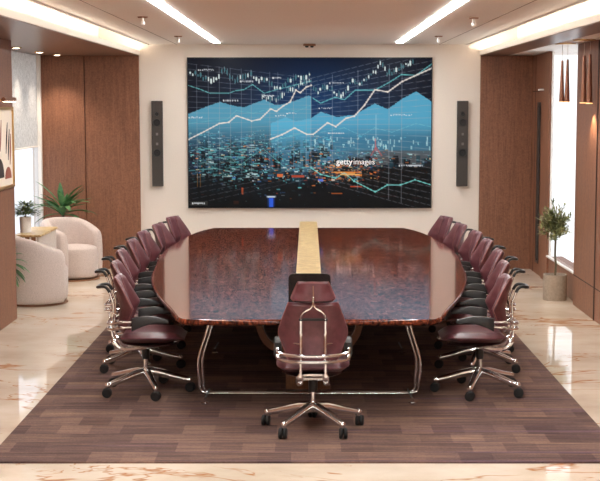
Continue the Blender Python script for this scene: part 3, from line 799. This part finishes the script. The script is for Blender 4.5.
# leaves helper
def leaf(m, base, d, L, w, droop, n=7, fold=.15):
    d = Vector(d).normalized(); side = d.cross(Vector((0, 0, 1)))
    if side.length < .1: side = Vector((1, 0, 0))
    side.normalize(); rows = []; p = Vector(base); dd = d.copy()
    for i in range(n + 1):
        t = i / n; ww = w * math.sin(PI * (t * .92 + .04)) ** .8
        up = side.cross(dd).normalized()
        rows.append((p - side * ww + up * ww * fold, p.copy(), p + side * ww + up * ww * fold))
        dd = (dd + Vector((0, 0, -droop / n))).normalized(); p = p + dd * (L / n)
    V = [q for r_ in rows for q in r_]; F_ = []
    for i in range(n):
        a = i * 3
        F_ += [(a, a + 1, a + 4, a + 3), (a + 1, a + 2, a + 5, a + 4)]
    m.add(V, F_)
def pot(parent, r_, h, mat, taper=1., nm='pot'):
    MB().lathe([(.0, 0), (r_ * taper, 0), (r_, h * .98), (r_, h), (r_ - .018, h), (r_ - .02, h * .9), (.0, h * .9)], seg=32).build(nm, mat, parent)
    MB().lathe([(.0, h * .88), (r_ - .021, h * .88), (r_ - .021, h * .91), (.0, h * .92)], seg=24).build('soil', M['soil'], parent)
# small bushy plant on side table
r = empty('potted_bush', (-3.49, 16.62, .73)); tag(r, 'small bushy green plant in a white pot on the side table', 'plant')
pot(r, .074, .19, M['whiteceramic'], .9)
m = MB(); rg = random.Random(3)
for _ in range(520):
    a = rg.uniform(0, 2 * PI); e = rg.uniform(-.25, 1.4); rad = rg.uniform(.04, .16)
    p = (rad * math.cos(a) * math.cos(e) * 1.15, rad * math.sin(a) * math.cos(e) * 1.1, .22 + rad * math.sin(e) * 1.0)
    leaf(m, p, (math.cos(a), math.sin(a), rg.uniform(-.1, .9)), rg.uniform(.04, .075), .013, .3, 3)
m.build('foliage', M['leafbush'], r, False)
MB().tube([(0, 0, .17), (.01, 0, .26)], .01, 6).build('stem', M['bark'], r)
# tall dracaena behind the far tub chair
r = empty('leafy_floor_plant', (-3.36, 18.46, 0)); tag(r, 'large broad-leaved green plant behind the farther tub chair', 'plant')
pot(r, .16, .40, M['cement'], .85)
m = MB(); rg = random.Random(11)
spec = [(165, 1.0, .62, .7), (205, .55, .56, 1.2), (185, .25, .52, 1.3), (20, .9, .50, .6), (350, 1.1, .44, .9), (60, 1.3, .45, .4), (120, 1.4, .60, .3), (150, 1.5, .66, .2), (230, .9, .5, 1.1), (300, .7, .45, 1.3), (330, .3, .40, 1.3), (0, .15, .36, 1.1), (260, 1.2, .4, .9), (95, .8, .4, .8), (200, .9, .6, .9), (340, 1.35, .55, .3)]
for q in range(20): spec.append((rg.uniform(0, 360), rg.uniform(.2, 1.2), rg.uniform(.38, .58), rg.uniform(.7, 1.5)))
for a, e, L_, dr_ in spec:
    a = D(a); L_ *= .72 if e > 1.28 else 1.
    leaf(m, (0, 0, rg.uniform(.76, .88)), (math.cos(a) * math.cos(e), math.sin(a) * math.cos(e) * .6 - .1, math.sin(e)), L_ * .85, .042, dr_ * .85, 10, .3)
m.build('foliage', M['leaf'], r)
MB().tube([(0, 0, .35), (.01, 0, .60), (0, 0, .86)], [.022, .02, .015], 8).build('stem', M['bark'], r)
# leafy plant peeking past the left partition
r = empty('corner_floor_plant', (-3.42, 14.80, 0)); tag(r, 'small drooping green plant peeking out behind the left timber wall', 'plant')
pot(r, .12, .30, M['whiteceramic'], .85)
m = MB()
for a, e, L_ in [(0, .2, .30), (-20, .5, .28), (25, .7, .30), (10, -.1, .26), (180, .4, .25), (140, .6, .25), (90, .5, .2), (-60, .3, .2), (-8, 1.0, .28), (5, .45, .34), (-30, -.2, .28), (15, 1.2, .26), (-12, .1, .32)]:
    a = D(a); leaf(m, (0.04, 0, .50 + .05 * e), (math.cos(a) * math.cos(e), math.sin(a) * math.cos(e) * .4, math.sin(e)), L_, .048, 1.3, 8, .2)
m.build('foliage', M['leaf'], r)
MB().tube([(0, 0, .26), (.01, 0, .40), (.04, 0, .54)], .01, 6).build('stem', M['bark'], r)

# olive tree by the right window
r = empty('potted_olive_tree', (2.92, 15.83, 0)); tag(r, 'small olive tree in a round cement pot by the right window', 'plant')
pot(r, .14, .305, M['cement'], .99)
MB().tube(catmull([(.0, 0, .27), (.005, 0, .42), (-.005, 0, .55), (.0, 0, .80)], 4), .013, 8).build('trunk', M['bark'], r)
br = MB(); m = MB(); rg = random.Random(21)
for k in range(70):
    a = rg.uniform(0, 2 * PI); e = rg.uniform(-.35, 1.35); L_ = rg.uniform(.18, .35)
    d = Vector((math.cos(a) * math.cos(e), math.sin(a) * math.cos(e), math.sin(e) * 1.0))
    s0 = Vector((0, 0, rg.uniform(.70, .92))); s1 = s0 + d * L_ * .75 + Vector((0, 0, .03))
    if s1.x > .15: s1.x = .165
    br.tube([s0, (s0 + s1) / 2 + Vector((0, 0, .012)), s1], [.005, .004, .002], 5)
    for q in range(24):
        t = rg.uniform(.25, 1.05); p = s0.lerp(s1, t)
        dd = (d * .6 + Vector((rg.uniform(-1, 1), rg.uniform(-1, 1), rg.uniform(-.5, 1.)))).normalized()
        leaf(m, p, dd, rg.uniform(.045, .08), .008, .2, 3, .1)
br.build('branches', M['bark'], r); m.build('foliage', M['olive'], r, False)

# pendant lamps
def pendant(x, y, ztop, zb, label, rad=.036):
    r = empty('pendant_lamp', (x, y, zb)); tag(r, label, 'pendant lamp', 'slim cone pendant lamps on the right')
    h = ztop - zb; Zc = ZS + .006 - zb
    MB().tube([(0, 0, h - .01), (0, 0, Zc - .012)], .0025, 6).build('cord', M['cable'], r)
    MB().lathe([(rad, .008), (rad, .016), (rad * .4, h), (.0, h), ], seg=20).build('lamp_shade', M['copper'], r)
    MB().lathe([(rad * .5, .002), (rad * 1.04, .0), (rad * 1.04, .010), (rad * .5, .010)], seg=20).build('gold_rim', M['goldlip'], r)
def canopy(x, y, label):
    r = tag(MB().lathe([(.0, -.014), (.11, -.014), (.12, -.008), (.12, 0), (.0, 0)], (0, 0, 0), 28).build('pendant_canopy', M['gold'], None), label, 'ceiling mount'); r.location = (x, y, ZS + .006)
pendant(2.85, 15.25, 2.79, 2.322, 'left cone pendant of the pair hanging before the right window', .031)
pendant(2.90, 15.20, 2.80, 2.322, 'right cone pendant of the pair hanging before the right window', .031)
pendant(2.90, 14.3, 2.81, 2.312, 'left cone pendant of the pair hanging before the right timber wall')
pendant(3.005, 14.5, 2.83, 2.308, 'right cone pendant of the pair hanging before the right timber wall', .035)
canopy(2.87, 15.2, 'thin round ceiling mount above the farther pair of pendants')
canopy(2.92, 14.4, 'thin round ceiling mount above the nearer pair of pendants')
# recessed downlights in the left soffit
for i, (x, y) in enumerate([(-3.46, 16.15), (-3.45, 17.5), (-3.40, 18.45)]):
    r = empty('recessed_downlight', (x, y, ZS)); tag(r, 'small round soffit downlight in the left alcove, ' + ['nearest the camera', 'middle of the three', 'nearest the back wall'][i], 'downlight', 'soffit downlights in the left alcove')
    MB().lathe([(.045, -.004), (.062, -.012), (.065, 0), (.045, 0)], seg=20).build('trim_ring', M['gold'], r)
    MB().lathe([(.0, -.016), (.035, -.014), (.046, -.004), (.0, -.003)], seg=20).build('lens', M['downl'], r)
# ------------------------------------------------------------------ lamps
def light(kind, name, loc, energy, col, rot=(0, 0, 0), **kw):
    l = bpy.data.lights.new(name, kind); l.energy = energy; l.color = col
    for k, v in kw.items(): setattr(l, k, v)
    o = bpy.data.objects.new(name, l); COL.objects.link(o); o.location = loc; o.rotation_euler = rot; return o
for i, (x, y) in enumerate([(-3.46, 16.15), (-3.45, 17.5), (-3.40, 18.45)]):
    light('SPOT', 'downlight_beam', (x, y, ZS - .03), 55, (1, .86, .72), spot_size=D(95), spot_blend=.8, shadow_soft_size=.04)
light('SPOT', 'pendant_beam', (2.96, 14.5, 2.29), 26, (1, .78, .52), (0, 0, 0), spot_size=D(92), spot_blend=.5, shadow_soft_size=.02)
# world: bright overcast daylight outside
w = bpy.data.worlds.new('sky'); sc.world = w; w.use_nodes = True
bg = w.node_tree.nodes['Background']; bg.inputs['Color'].default_value = (.93, .96, 1., 1); bg.inputs['Strength'].default_value = 1.15
